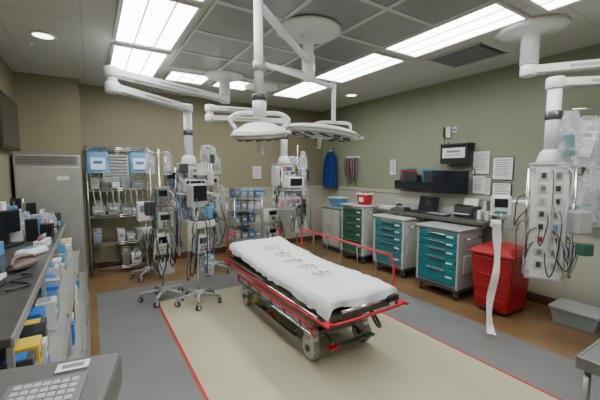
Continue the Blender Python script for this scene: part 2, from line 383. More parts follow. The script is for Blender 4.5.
lamp_head(b,(e2[0]-.13,e2[1]+.02,1.93),.34,(.06,.1,0))
b.done()
# ---------------------------------------------------------------- stretcher
b=B('hospital_stretcher',(1.80,2.90,0))
W=.37; L=1.02
def top(x,y):
    return .622+.075*max(0,(y-.1))/.9+.010*noise.noise(Vector((x*5,y*4,1)))+.008*noise.noise(Vector((x*14,y*11,3)))+.010*abs(noise.noise(Vector((x*6+y*9,y*3-x*4,9))))
b.taper((0,0),.53,.61,(2*W-.04,2*L-.1),(2*W-.08,2*L-.14),MATT,bev=.03)
def sheet(u,v):
    y=-L-.02+(2*L-.0)*v
    s=(u-.5)*2; a=abs(s); sg=1 if s>0 else -1
    hang=.080+.035*noise.noise(Vector((y*3,sg*4,0)))+(.06*max(0,-y-.3) if sg<0 else 0)
    if a<.72: x=s/.72*(W-.03); z=top(x,y)
    else:
        k=(a-.72)/.28; x=sg*(W-.03+.035*math.sin(min(1,k*2)*PI/2)+.009*math.sin(y*31+sg+3*math.sin(y*7))*k); z=top(sg*(W-.03),y)-.006-hang*k
    if v<.06:
        k=1-v/.06; y=-L+.10-.1+.02*math.sin(x*20)*k; z-= (.10+.03*math.sin(x*9+1))*k*.9
    z+=.007*noise.noise(Vector((x*9+y*3,y*9-x*5,7)))
    return (x,y,z)
b.grid(72,110,sheet,SHEET)
for g in range(5):
    y0=.58-g*.25
    for (q,r_,mm,sx,sy) in((-.06,0,PRINT,.06,.026),(-.06,.05,PRINT,.05,.014),(.02,.03,PRINTY,.04,.06),(.08,0,PRINT,.04,.04),(-.02,-.06,PRINT,.09,.014),(.05,-.09,PRINTY,.03,.03)):
        y=y0+r_; z=max(top(q+i,y+j) for i in(-.03,0,.03) for j in(-.03,0,.03))+.0058
        b.box((q,y,z),(sx,sy,.001),mm)
b.taper((0,.86),.64,.715,(.5,.28),(.38,.18),SHEET,bev=.03)
b.box((0,0,.505),(2*W-.02,2*L-.06,.035),BLACK,bev=.01)
for q in(-1,1):
    b.tube([(q*(W+.02),-L+.12,.475),(q*(W+.02),L-.1,.475)],.014,CHROME)
zb=.475
loop=[(-W-.05,L-.05,zb),(-W-.05,-L+.1,zb),(-W-.02,-L-.02,zb),(-W+.08,-L-.06,zb),(W-.08,-L-.06,zb),(W+.02,-L-.02,zb),(W+.05,-L+.1,zb),(W+.05,L-.05,zb)]
b.tube(loop,.012,RED,sm=5,seg=10)
for q in(-1,1): b.ball((q*(W+.015),-L-.015,zb-.005),(.04,.04,.022),RED)
b.ball((-W-.03,L-.02,zb),(.04,.04,.022),RED); b.ball((W+.03,L-.02,zb),(.04,.04,.022),RED)
def rail(q,z0,z1,out,far=.56):
    x=q*(W+.045+out); x0=q*(W+.045)
    b.tube([(x,far,z0+.04),(x,far,z1-.03),(x,far-.02,z1-.008),(x,far-.06,z1),(x,-.80,z1-.01),(x,-.89,z1-.025),(x,-.935,z1-.07),(x,-.94,z0+.04)],.011,RED,sm=3,seg=10)
    b.tube([(x,far,z0+.03),(x,-.94,z0+.03)],.010,CHROME)
    for k in range(5):
        y=far-.25-k*.255
        b.tube([(x,y,z1-.004),(x0,y-.04,z0)],.0065,DSTEEL)
    b.box((x,-.2,z0+.02),(.02,.12,.05),DGREY,bev=.006)
rail(1,.49,.86,.0)
rail(-1,.32,.42,.02)
for q in(-1,1):
    b.tube([(q*(W-.02),L-.02,.5),(q*(W+.0),L+.04,.62),(q*(W+.0),L+.03,.78),(q*(W-.1),L+.0,.82)],.012,RED,sm=6,seg=10)
b.tube([(-W+.1,-L-.03,.54),(W-.1,-L-.03,.54)],.012,CHROME)
b.box((0,-L-.01,.50),(.5,.05,.04),DGREY,bev=.01)
b.box((W-.08,-L-.02,.535),(.12,.05,.05),BLACK,bev=.01)
for k in range(5): b.box((0,-.8+k*.4,.475),(.66,.04,.03),DGREY)
for y in(-.5,.5):
    b.cyl((0,y,.25),(0,y,.5),.07,DGREY); b.cyl((0,y,.30),(0,y,.46),.085,BLACK)
    for k in range(5): b.lathe([(.086,0),(.095,.012),(.086,.024)],BLACK,c=(0,y,.31+k*.03))
    b.box((0,y,.475),(.42,.16,.03),DSTEEL,bev=.01)
b.taper((0,0),.20,.31,(.54,1.42),(.42,1.20),CREAM,bev=.04)
b.box((0,0,.195),(.54,1.42,.03),LGREY,bev=.01)
b.box((.0,.0,.33),(.32,.7,.04),LGREY,bev=.015)
b.cyl((-.20,-.40,.37),(-.20,.12,.37),.055,CREAM); b.lathe([(.055,.0),(.04,.04),(.02,.05),(.02,.08)],STEEL,c=(-.20,.12,.37),rot=(-PI/2,0,0))
for y in(-.68,.68):
    b.box((0,y,.225),(.56,.09,.05),DSTEEL,bev=.015)
    for q in(-1,1):
        x=q*.285; r=.105
        b.lathe([(.06,.20),(.065,.24),(.05,.27)],LGREY,c=(x,y,0))
        b.cyl((x-.028,y,r),(x+.028,y,r),r,RUB,seg=32); b.lathe([(r*.82,-.034),(r*.86,-.03),(r*.86,.03),(r*.82,.034)],CREAM,c=(x,y,r),rot=(0,PI/2,0))
        b.lathe([(.03,-.042),(.03,.042)],DGREY,c=(x,y,r),rot=(0,PI/2,0))
        b.taper((x,y+.0),.15,.235,(.09,.17),(.075,.10),CREAM,bev=.02)
b.tube([(-.36,-.55,.17),(-.36,.55,.17)],.010,DGREY); b.tube([(.36,-.55,.17),(.36,.55,.17)],.012,DGREY)
for q in(-1,1):
    for y in(-.5,.5): b.tube([(q*.36,y,.17),(q*.24,y,.2)],.01,DSTEEL)
b.tube([(-.22,-.86,.16),(.22,-.86,.16)],.013,BLACK)
for q in(-1,1): b.tube([(q*.18,-.86,.16),(q*.15,-.7,.2)],.012,DSTEEL); b.box((q*.2,-.87,.165),(.09,.06,.018),RED if q<0 else GREEN,bev=.005)
for k in range(3): b.box((-.36,-.1+k*.2,.185),(.05,.1,.012),[RED,BLACK,YEL][k],bev=.004)
b.tube([(.1,-.95,.47),(.18,-.98,.30),(.28,-.92,.25),(.30,-.8,.34)],.012,BLACK,sm=5)
b.done()
# ---------------------------------------------------------------- drawer carts
def cart(name,loc,w,d,h,cm,body,rows):
    b=B(name,(loc[0],loc[1],0),-90)
    zb=.14
    b.b2((-w/2,.02,zb),(w/2,d,h-.03),body,bev=.015)
    b.box((0,d/2,h-.015),(w+.05,d+.04,.03),body,bev=.012)
    tot=sum(rows); z=h-.06; hh=(h-.06-zb-.03)
    for r in rows:
        dz=hh*r/tot
        b.b2((-w/2+.035,-.004,z-dz+.008),(w/2-.035,.03,z-.004),cm,bev=.006)
        b.box((0,-.012,z-.03),(w*.42,.02,.018),CHROME,bev=.005); b.box((0,-.007,z-.045),(w*.42,.01,.02),DGREY)
        b.box((w*.3,-.006,z-dz*.5),(w*.14,.004,.02),PAPER)
        z-=dz
    for q in(-1,1): b.b2((q*w/2,-.002,zb),(q*(w/2-.03),.03,h-.04),body,bev=.004)
    b.box((0,d/2,.125),(w+.03,d,.03),DGREY,bev=.01)
    for x in(-w/2+.05,w/2-.05):
        for y in(.06,d-.06): b.caster((x,y,.12),.045,rot=.3)
    b.tube([(w/2+.01,.1,h-.12),(w/2+.07,.1,h-.12),(w/2+.07,d-.1,h-.12),(w/2+.01,d-.1,h-.12)],.011,CHROME)
    b.box((w/2+.006,d*.5,h*.5),(.012,d*.6,.22),CREAM,bev=.004)
    return b
cart('medical_cart',(3.68,2.57),.60,.5,.89,TEAL,LGREY,[1,1,1.2,1.5,2.2]).done()
cart('medical_cart',(3.80,3.50),.60,.46,.895,TEAL2,CREAM,[1,1,1.2,1.4,2]).done()
cart('medical_cart',(3.83,4.36),.56,.5,1.0,GREEN,CREAM,[1,1,1,1.5,2]).done()
b=B('sharps_container',(4.02,4.25,1.0),-90); b.taper((0,0),.0,.17,(.2,.14),(.24,.17),RED,bev=.015); b.box((0,0,.185),(.25,.18,.03),WHITE,bev=.01); b.box((0,.0,.205),(.1,.08,.02),RED); b.box((0,-.085,.09),(.1,.003,.08),WHITE); b.done()
b=B('utility_cabinet',(3.98,5.15,0),-90)
b.b2((-.27,0,.08),(.27,.45,.86),LGREY,bev=.01); b.box((0,.22,.87),(.58,.5,.03),LGREY,bev=.008)
for q in(-1,1): b.b2((q*.01,-.015,.12),(q*.255,0,.83),CREAM,bev=.006); b.tube([(q*.04,-.02,.6),(q*.04,-.045,.6),(q*.04,-.045,.45),(q*.04,-.02,.45)],.006,CHROME)
b.b2((-.25,.02,0),(.25,.42,.08),DGREY); b.done()
b=B('blue_storage_bin',(4.14,5.12,.885),-90); b.taper((0,0),0,.16,(.26,.2),(.32,.26),LBLUE,bev=.02); b.box((0,0,.17),(.34,.28,.025),WHITE,bev=.01); b.done()
# ---------------------------------------------------------------- right wall counter
b=B('work_countertop',(4.48,3.1,0),-90)
b.b2((-.93,-.48,.925),(.93,-.0,.965),mat('counter_laminate',(.10,.09,.085),.3,var=.15,scale=30),bev=.006)
b.b2((-.93,-.02,.965),(.93,0,1.05),LGREY); b.b2((-.93,-.47,.915),(.93,-.02,.925),GREY)
b.done()
b=B('computer_monitor',(4.5,2.86,1.43),-90)
b.box((0,-.01,0),(.12,.02,.16),DSTEEL); b.tube([(0,-.02,0),(0,-.14,0)],.02,BLACK)
b.box((0,-.16,0),(.56,.035,.34),BLACK,bev=.01); b.box((0,-.179,.005),(.53,.003,.305),SCREEN); b.done()
b=B('laptop_computer',(4.28,3.22,.966),-90); b.box((0,-.05,.01),(.34,.24,.016),BLACK,bev=.004); b.box((0,.09,.12),(.34,.012,.23),BLACK,rot=(-.25,0,0),bev=.004); b.box((0,.081,.12),(.31,.004,.19),SCREEN,rot=(-.25,0,0)); b.done()
b=B('computer_keyboard',(4.12,2.87,.966),-90); b.box((0,0,.012),(.30,.14,.02),DGREY,bev=.005)
for i in range(10):
    for j in range(4): b.box((-.13+i*.029,-.045+j*.029,.025),(.023,.023,.008),LGREY)
b.done()
b=B('desktop_printer',(4.31,2.56,.966),-90)
b.box((0,0,.075),(.26,.24,.15),DGREY,bev=.015); b.box((0,-.08,.155),(.22,.08,.012),BLACK,rot=(.2,0,0)); b.box((0,-.13,.05),(.2,.06,.008),PAPER); b.box((0,.08,.19),(.2,.01,.12),PAPER,rot=(-.3,0,0)); b.done()
b=B('desk_phone',(4.17,3.55,.966),-90); b.taper((0,0),0,.05,(.2,.2),(.18,.14),DGREY,bev=.01); b.tube([(-.07,-.06,.07),(-.07,0,.085),(-.07,.06,.07)],.016,BLACK,sm=4)
for i in range(3):
    for j in range(4): b.box((.0+i*.025,-.05+j*.025,.055),(.017,.017,.008),LGREY)
b.done()
b=B('paper_stack',(4.17,3.85,.966),-80)
for k in range(6): b.box((.01*(k%3),.008*(k%2),.004+k*.006),(.22,.26,.005),PAPER,rot=(0,0,.05*(k%3)))
b.done()
def poster(n,y,z,w,h,m=PAPER,lines=7,x=4.5,frame=None,txt=TEXTG):
    b=B(n,(x,y,z),-90)
    if frame: b.box((0,-.008,0),(w+.02,.014,h+.02),frame,bev=.003)
    b.box((0,-.017,0),(w,.004,h),m)
    for k in range(lines): b.box((-.03*w*(k%3),-.0195,h*.38-k*h*.78/lines),(w*(.78-.1*(k%3)),.002,h*.25/lines),txt)
    b.done()
poster('wall_notice',4.05,1.65,.13,.26)
poster('wall_notice',2.50,1.70,.22,.30,lines=9)
poster('wall_notice',2.52,1.40,.16,.24,lines=6)
poster('wall_notice',2.40,1.38,.07,.22,lines=5)
poster('wall_notice',2.22,1.62,.24,.28,frame=DGREY,lines=8)
poster('wall_notice',2.22,1.34,.22,.18,frame=BLACK,lines=5)
b=B('wall_notice',(2.85,YB,1.55)); b.box((0,-.008,0),(.2,.014,.26),LGREY); b.box((0,-.018,0),(.17,.004,.23),PAPER)
for k in range(5): b.box((0,-.022,.08-.04*k),(.13,.003,.014),TEXTG)
b.done()
def files(y,cols,n='wall_file_holder'):
    b=B(n,(4.5,y,1.40),-90)
    b.box((0,-.012,0),(.40,.02,.24),BLACK,bev=.004)
    for k,m in enumerate(cols):
        b.box((-.0+.03*k,-.04-.03*k,.10-.02*k),(.32-.02*k,.008,.24),m,rot=(.15,.07*(k-1),0))
    b.box((0,-.14,-.05),(.42,.008,.12),mat('smoked_acrylic',(.02,.025,.03),.2),rot=(.12,0,0)); b.box((0,-.07,-.11),(.42,.14,.01),BLACK)
    for q in(-1,1): b.box((q*.205,-.07,-.04),(.008,.14,.13),BLACK)
    b.done()
files(3.68,[TEAL2,RED,DGREY]); files(3.26,[LBLUE,TEAL2,DGREY])
b=B('wall_mounted_printer',(4.5,2.82,1.84),-90)
b.box((0,-.08,-.02),(.42,.16,.26),BLACK,bev=.01); b.box((0,-.164,.0),(.34,.006,.14),PAPER); b.box((0,-.17,.02),(.2,.004,.03),TEXTG); b.box((0,-.17,-.03),(.26,.004,.012),TEXTG); b.box((.0,-.09,.12),(.44,.18,.02),DGREY,bev=.005)
b.tube([(.17,-.06,-.14),(.25,-.05,-.24),(.24,-.02,-.32)],.006,BLACK,sm=4); b.done()
b=B('wall_phone',(4.5,3.0,2.15),-90); b.box((0,-.02,0),(.07,.04,.16),WHITE,bev=.01); b.tube([(-.05,-.05,.07),(-.052,-.06,0),(-.05,-.05,-.07)],.014,BLACK,sm=4); b.box((.09,-.012,.03),(.06,.02,.08),WHITE,bev=.006); b.box((.09,-.024,.03),(.03,.006,.03),DGREY)
b.tube([(-.05,-.05,-.07),(-.03,-.06,-.16),(.01,-.04,-.22),(.0,-.02,-.14)],.004,BLACK,sm=4); b.done()
# ---------------------------------------------------------------- red waste bin
b=B('biohazard_waste_bin',(3.93,1.90,0),-90)
b.taper((0,0),.02,.66,(.36,.42),(.46,.50),DRED,bev=.035)
b.box((0,0,.675),(.50,.54,.035),DRED,bev=.015); b.taper((0,0),.69,.75,(.49,.52),(.34,.36),DRED,bev=.02)
b.box((0,-.272,.68),(.16,.03,.03),DRED,bev=.01)
for z in(.16,.30,.44): b.box((0,-.216-.04*z/.66,z),(.30,.012,.02),DRED,bev=.004)
b.box((0,-.23,.05),(.15,.08,.025),BLACK,bev=.005)
for x in(-.14,.14): b.cyl((x,.17,.03),(x+.03,.17,.03),.03,BLACK,seg=12)
b.done()
# ---------------------------------------------------------------- clutter right
b=B('hanging_supply_rack',(4.5,1.02,0),-90)
for z in(1.95,1.55,1.25): b.tube([(-.42,-.06,z),(.55,-.06,z)],.008,CHROME)
for x in(-.4,.1,.53): b.box((x,-.015,1.6),(.03,.028,.85),STEEL)
for z in(1.95,1.55,1.25):
    for x in(-.4,.1,.53): b.tube([(x,-.002,z),(x,-.06,z)],.007,CHROME)
rnd=random.Random(4)
for r,z in enumerate((1.95,1.55,1.25)):
    for k in range(8):
        x=-.38+k*.125+rnd.uniform(-.02,.02); hh=rnd.uniform(.28,.38) if r<2 else .2
        b.tube([(x,-.06,z),(x,-.09,z-.03)],.004,CHROME,seg=6)
        b.bag((x,-.10-.03*(k%2),z-.03),.15,hh,[CLEAR,CLEAR,CLEAR2][(k+r)%3],k+r*7,fill=[WHITE,LBLUE,PAPER,GREY,TEAL2][(k+r*2)%5])
b.done()
b=B('medical_supplies',(4.30,2.31,.966),-90)
rnd=random.Random(8)
for k in range(8):
    x=-.07+(k%4)*.05; y=.06-(k//4)*.14; h=rnd.uniform(.08,.24)
    if k%3==0: b.lathe([(.022,0),(.022,h*.7),(.01,h*.85),(.01,h)],[WHITE,LBLUE,CREAM][k//3%3],c=(x,y,.001))
    else: b.box((x,y,h/2+.001),(.042,.09,h),[PAPER,GREY,CREAM,LBLUE,DGREY][k%5],bev=.004)
b.done()
b=B('plastic_storage_crate',(4.18,1.25,0),-90)
b.taper((0,0),.0,.17,(.34,.26),(.40,.32),CLEAR2,bev=.015); b.box((0,0,.18),(.42,.34,.03),LGREY,bev=.01); b.done()
b=B('supply_cabinet',(4.05,.62,0),-90); b.b2((-.3,0,.1),(.3,.42,.85),CREAM,bev=.01)
for k in range(3): b.b2((-.28,-.015,.13+k*.24),(.28,0,.35+k*.24),LGREY,bev=.005); b.box((0,-.02,.31+k*.24),(.16,.015,.02),CHROME)
b.b2((-.28,.03,0),(.28,.4,.1),DGREY); b.done()
b=B('suction_regulator',(4.12,.78,.851),-80); b.box((0,0,.08),(.16,.14,.16),GREY,bev=.015); b.box((0,-.072,.11),(.1,.006,.06),SCREEN); b.box((0,-.072,.05),(.1,.006,.03),GREEN); b.tube([(.05,-.07,.04),(.08,-.12,.03),(.0,-.15,.02),(-.1,-.10,.01)],.007,TUBEM,sm=4); b.done()
# ---------------------------------------------------------------- stainless table bottom right
TST=mat('table_steel',(.30,.30,.29),.38,.8,var=.08,scale=3)
b=B('stainless_instrument_table',(2.08,.17,0))
b.box((0,0,.84),(.92,.62,.025),TST,bev=.006)
for sy in(-1,1): b.box((0,sy*.305,.83),(.92,.012,.05),TST,bev=.003)
for sx in(-1,1): b.box((sx*.455,0,.83),(.012,.62,.05),TST,bev=.003)
for sx in(-1,1):
    for sy in(-1,1): b.tube([(sx*.43,sy*.28,.82),(sx*.43,sy*.28,.1)],.014,TST,seg=12); b.caster((sx*.43,sy*.28,.11),.04)
b.box((0,0,.25),(.86,.56,.015),TST); b.done()
b=B('instrument_tray',(2.02,.30,.853)); b.taper((0,0),0,.10,(.34,.2),(.38,.24),DGREY,bev=.01); b.box((0,0,.11),(.39,.25,.02),LGREY,bev=.006); b.done()
# ---------------------------------------------------------------- fridge + tv
b=B('stainless_refrigerator',(-.44,5.12,0))
b.b2((-.33,0.03,.1),(.34,.68,1.66),STEEL,bev=.01)
b.b2((-.33,0.03,1.66),(.34,.68,1.79),STEEL,bev=.01)
for k in range(5): b.box((0,.022,1.685+k*.02),(.6,.016,.006),DSTEEL)
b.b2((-.32,-.02,.14),(.33,.03,1.64),STEEL,bev=.012)
b.tube([(-.25,-.03,1.25),(-.25,-.075,1.23),(-.25,-.075,.85),(-.25,-.03,.83)],.013,CHROME,sm=3)
b.b2((-.32,.05,.0),(.33,.64,.1),DGREY); b.box((.15,-.022,1.5),(.12,.004,.05),PAPER)
b.done()
b=B('wall_television',(-.8,4.86,2.12),90)
b.box((0,-.06,0),(1.0,.05,.58),BLACK,bev=.01); b.box((0,-.087,0),(.95,.003,.53),SCREEN); b.box((0,-.017,0),(.3,.034,.2),DSTEEL); b.done()
# ---------------------------------------------------------------- wire rack on back wall
b=B('wire_shelving_rack',(.38,5.9,0))
w=.42
for x in(-w,w):
    for y in(-.2,.2): b.tube([(x,y,.0),(x,y,1.95)],.011,CHROME,seg=8)
SZ=(.12,.50,.92,1.32,1.93)
for z in SZ:
    for y in(-.2,.2): b.tube([(-w,y,z),(w,y,z)],.007,CHROME,seg=6); b.tube([(-w,y,z-.03),(w,y,z-.03)],.005,CHROME,seg=6)
    for k in range(18): b.tube([(-w+k*w*2/17,-.2,z),(-w+k*w*2/17,.2,z)],.003,CHROME,seg=4)
    for x in(-w,w): b.tube([(x,-.2,z),(x,.2,z)],.007,CHROME,seg=6)
for k in range(22): b.tube([(-w+k*w*2/21,.19,.92),(-w+k*w*2/21,.19,1.93)],.003,CHROME,seg=4)
for z in [.98+.08*k for k in range(12)]: b.tube([(-w,.185,z),(w,.185,z)],.003,CHROME,seg=4)
b.box((-.03,.14,1.63),(.36,.012,.42),WHITE)
for r in range(8): b.box((-.03,.125,1.46+r*.05),(.32,.02,.02),LGREY,rot=(.5,0,0))
rnd=random.Random(3)
for z in SZ[:4]:
    x=-w+.03
    while x<w-.1:
        ww=rnd.uniform(.09,.2); hh=rnd.uniform(.06,.18)
        if x+ww>w-.02: break
        if z<.6 and rnd.random()<.4: x+=ww; continue
        m=rnd.choice([PAPER,CLEAR2,CREAM,LGREY,CREAM,CLEAR2,CLEAR2,LGREY,GREY]); b.taper((x+ww/2,-.03),z+.005,z+hh,(ww*.85,.26),(ww*.95,.3),m,bev=.01)
        if m is not GREY: b.box((x+ww/2,-.185,z+hh*.55),(ww*.5,.004,hh*.22),rnd.choice([TEXTG,LGREY,PAPER,LBLUE]))
        if rnd.random()<.5: b.bag((x+ww/2,-.03,z+hh+.09),.13,.11,rnd.choice([CLEAR,CLEAR2]),x*50,fill=rnd.choice([PAPER,LGREY,GREY]))
        x+=ww+.01
for k in range(9):
    x=-.36+k*.08; b.tube([(x,-.22,1.32),(x+.03,-.25,1.1),(x+.08,-.24,1.0),(x+.1,-.22,1.28)],.005,[TUBEM,LGREY,GREY][k%3],sm=4,seg=5)
b.done()
for x in(.12,.66):
    b=B('blue_supply_bag',(x-.02,5.60,1.56))
    def pouch(u,v):
        a=2*PI*u; n=noise.noise(Vector((math.cos(a)*2,v*5,x*9)))
        ww=.145*(1+.08*n)*(1-.12*v**4); tt=.055*(1-.75*v)+.01+.012*n
        ca,sa=math.cos(a),math.sin(a); f=max(abs(ca),abs(sa))**.6
        return (ca/f*ww,sa*tt/f,.30*v+.008*n)
    b.grid(28,10,pouch,LBLUE); b.box((0,0,.006),(.25,.08,.012),LBLUE,bev=.005)
    b.box((0,-.062,.13),(.18,.010,.17),PAPER,rot=(-.12,0,0),bev=.002); b.box((0,-.070,.15),(.11,.004,.04),BLUE,rot=(-.12,0,0))
    b.tube([(-.09,0,.29),(-.06,0,.35),(.06,0,.35),(.09,0,.29)],.007,BLUE,sm=4)
    b.tube([(0,0,.35),(0,.06,.365)],.006,CHROME); b.done()
# ---------------------------------------------------------------- rolling stands
def star_base(b,r=.26,n=5,h=.11):
    for k in range(n):
        a=2*PI*k/n+.3; x,y=r*math.cos(a),r*math.sin(a)
        b.tube([(0,0,h+.02),(x,y,h-.01)],.022,LGREY,seg=10,r2=.015); b.caster((x,y,.1),.036,rot=a+.7)
    b.lathe([(.06,h-.02),(.06,h+.03),(.03,h+.06)],LGREY)
def pump(b,z,x=0,y=-.06,w=.16,h=.2,m=CREAM):
    b.box((x,y,z),(w,.13,h),m,bev=.02); b.box((x-.01,y-.067,z+h*.2),(w*.6,.006,h*.3),SCREEN)
    b.box((x+w*.5,y,z),(.03,.08,h*.5),GREY,bev=.01)
    for i in range(3):
        for j in range(2): b.box((x-.03+i*.03,y-.067,z-h*.12-j*.035),(.02,.006,.02),[GREEN,GREY,RED][i])
def cables(b,n,seed,zt=1.3,r=.12): tangle(b,n*2,seed,(0,-.03,0),r,.25,zt)
b=B('vital_signs_monitor_stand',(1.04,3.93,0),20); star_base(b,.25)
b.tube([(0,0,.12),(0,0,1.25)],.019,CHROME); b.box((0,-.02,1.30),(.22,.12,.28),LGREY,bev=.02); b.box((0,-.083,1.33),(.18,.006,.18),SCREEN)
b.tube([(-.08,-.0,1.44),(-.08,-.0,1.48),(.08,-.0,1.48),(.08,0,1.44)],.01,LGREY)
b.box((0,-.1,.98),(.26,.16,.08),CREAM,bev=.01); b.box((0,-.1,1.025),(.24,.14,.02),DGREY); b.box((.1,-.1,1.10),(.07,.07,.14),LBLUE,bev=.01)
pump(b,.74,0,-.07,.17,.22); b.bag((.04,-.13,.62),.18,.26,CLEAR2,2,fill=WHITE); cables(b,10,11,1.3); b.done()
b=B('infusion_pump_stand',(.70,4.28,0),10); star_base(b,.26)
b.tube([(0,0,.12),(0,0,1.85)],.014,CHROME); b.tube([(-.12,0,1.83),(0,0,1.8),(.12,0,1.83)],.006,CHROME,sm=3)
pump(b,1.28,0,-.07,.16,.24,GREY); pump(b,1.0,.02,-.07,.2,.2,LGREY); pump(b,.72,-.02,-.07,.17,.26,CREAM); b.box((.0,-.05,.42),(.2,.2,.16),LGREY,bev=.02); b.box((-.14,-.06,1.15),(.1,.1,.16),DGREY,bev=.01)
b.bag((-.1,0,1.82),.11,.26,CLEAR,1,fill=LGREY); b.bag((.11,0,1.82),.11,.28,CLEAR,5,fill=CREAM); cables(b,12,21,1.4); b.done()
b=B('blood_pressure_monitor_stand',(.66,5.30,0),5); star_base(b,.22)
b.tube([(0,0,.12),(0,0,.95)],.016,CHROME); b.box((0,-.02,1.0),(.24,.12,.28),WHITE,bev=.02); b.box((-.03,-.083,1.04),(.12,.006,.1),TEXTG); b.box((.07,-.083,1.0),(.05,.006,.18),LBLUE)
b.box((0,-.1,.72),(.24,.14,.09),CREAM,bev=.01); cables(b,4,31,1.0); b.done()
b=B('iv_pole',(1.58,5.05,0)); star_base(b,.26); b.tube([(0,0,.12),(0,0,1.8)],.012,CHROME)
for a in(0,PI/2): b.tube([(-.11*math.cos(a),-.11*math.sin(a),1.81),(0,0,1.77),(.11*math.cos(a),.11*math.sin(a),1.81)],.005,CHROME,sm=3)
pump(b,1.15); pump(b,1.4,m=LGREY); b.bag((.1,0,1.8),.11,.26,CLEAR,3,fill=GREY); b.bag((-.1,0,1.8),.11,.26,CLEAR,4,fill=WHITE); cables(b,7,41,1.4); b.done()
b=B('patient_monitor_stand',(2.52,4.95,0),5); star_base(b,.25); b.tube([(0,0,.12),(0,0,.95)],.016,CHROME)
pump(b,.85,0,-.06,.24,.22,WHITE); pump(b,.55,0,-.06,.2,.24,CREAM); b.box((.0,-.05,.32),(.24,.2,.12),LGREY,bev=.02); cables(b,8,51,.9); b.done()
b=B('anesthesia_equipment_stand',(3.22,5.2,0),0); star_base(b,.25); b.tube([(0,0,.12),(0,0,1.85)],.014,CHROME)
pump(b,1.32,0,-.06,.2,.22,GREY); pump(b,1.02,0,-.06,.22,.24,DGREY); b.box((0,-.06,.6),(.26,.2,.3),CREAM,bev=.02); b.box((.16,-.04,1.5),(.12,.1,.2),DGREY,bev=.015); b.box((-.15,-.04,1.5),(.1,.1,.16),GREY,bev=.015)
for k in range(5): b.bag((-.16+.08*k,-.02-.03*(k%2),1.83),.12,.32,CLEAR,k+80,fill=[CREAM,DGREY,BLACK,GREY,RED][k])
b.tube([(-.2,0,1.84),(.2,0,1.84)],.006,CHROME)
cables(b,12,61,1.7); b.done()
b=B('suction_supply_trolley',(2.42,5.78,0))
b.b2((-.28,-.2,.3),(.28,.2,.34),LGREY); b.b2((-.28,-.2,.12),(.28,.2,.15),LGREY)
for x in(-.27,.27):
    for y in(-.19,.19): b.tube([(x,y,.1),(x,y,1.1)],.012,CHROME); b.caster((x,y,.1),.04)
for z in(.6,.85,1.08): b.b2((-.28,-.2,z),(.28,.2,z+.015),LGREY)
rnd=random.Random(6)
for z in(.345,.62,.87,1.1):
    for k in range(4):
        h=rnd.uniform(.1,.19); m=[LBLUE,CREAM,GREY,LGREY,CLEAR2,WHITE,LGREY][rnd.randrange(7)]
        b.box((-.2+k*.135,-.03,z+h/2+.002),(.11,.26,h),m,bev=.01); b.box((-.2+k*.135,-.163,z+h/2),(.06,.004,.03),PAPER)
b.tube([(-.3,-.22,1.12),(-.3,-.22,1.2),(.3,-.22,1.2),(.3,-.22,1.12)],.01,BLUE,sm=3); b.tube([(-.2,-.24,1.1),(-.24,-.27,.8),(-.1,-.27,.6),(.05,-.25,.8),(.1,-.24,1.0)],.009,BLUE,sm=5); b.tube([(.2,-.24,1.1),(.24,-.27,.7),(.1,-.27,.5),(.0,-.25,.8)],.009,LGREY,sm=5); b.done()
b=B('hanging_blue_gown',(4.5,5.72,0),-90)
def gown(u,v):
    a=2*PI*u; wd=.09+.08*min(1,v*3)+.04*v; z=1.97-.74*v-.02*math.sin(3*a)*v
    return (math.cos(a)*wd*(1+.12*math.sin(5*a+3*v)),-.11+math.sin(a)*(.05+.03*v)*(1+.5*math.sin(9*a)),z)
b.grid(60,16,gown,NAVY); b.ball((0,-.11,1.95),(.10,.05,.045),NAVY,.3)
for q in(-1,1): b.tube([(q*.10,-.11,1.92),(q*.18,-.12,1.70),(q*.17,-.15,1.42)],.042,NAVY,sm=3,r2=.028)
b.tube([(0,0,2.05),(0,-.09,2.05),(0,-.11,1.99)],.008,CHROME,sm=3); b.done()
b=B('hanging_stethoscopes_and_leads',(4.5,5.1,1.75),-90); b.box((0,-.012,.1),(.4,.02,.05),WHITE,bev=.004)
for k in range(9):
    x=-.17+k*.042; l=.25+.2*((k*37)%5)/5; b.tube([(x,-.03,.1),(x-.03,-.07,0),(x-.01,-.06,-l),(x+.03,-.06,-l),(x+.02,-.06,.02),(x,-.03,.09)],.007,[BLACK,GREY,DGREY,RED,BLACK,LGREY,BLACK,DGREY,GREY][k],sm=4,seg=6)
b.done()
# ---------------------------------------------------------------- left counter
b=B('storage_counter',(-.78,3.35,0),90)
b.b2((-1.75,-.5,.93),(1.55,0,.965),mat('dark_counter',(.07,.068,.066),.3,var=.2,scale=20),bev=.006)
b.b2((-1.75,-.505,.925),(1.55,-.495,.966),STEEL)
for z,d in((.60,.62),(.33,.68),(.06,.70)):
    b.b2((-1.75,-d,z),(1.45,-.01,z+.02),STEEL); b.b2((-1.75,-d-.008,z),(1.45,-d,z+.045),STEEL)
for x in(-1.74,-.7,.4,1.44):
    b.b2((x-.012,-.5,0),(x+.012,-.48,.93),STEEL); b.b2((x-.012,-.04,0),(x+.012,-.02,.93),STEEL); b.b2((x-.012,-.69,0),(x+.012,-.67,.36),STEEL); b.b2((x-.012,-.66,.30),(x+.012,-.5,.34),STEEL)
    b.b2((x-.012,-.62,.33),(x+.012,-.60,.64),STEEL)
sc=b.done()
rnd=random.Random(12)
b=B('boxed_medical_supplies')
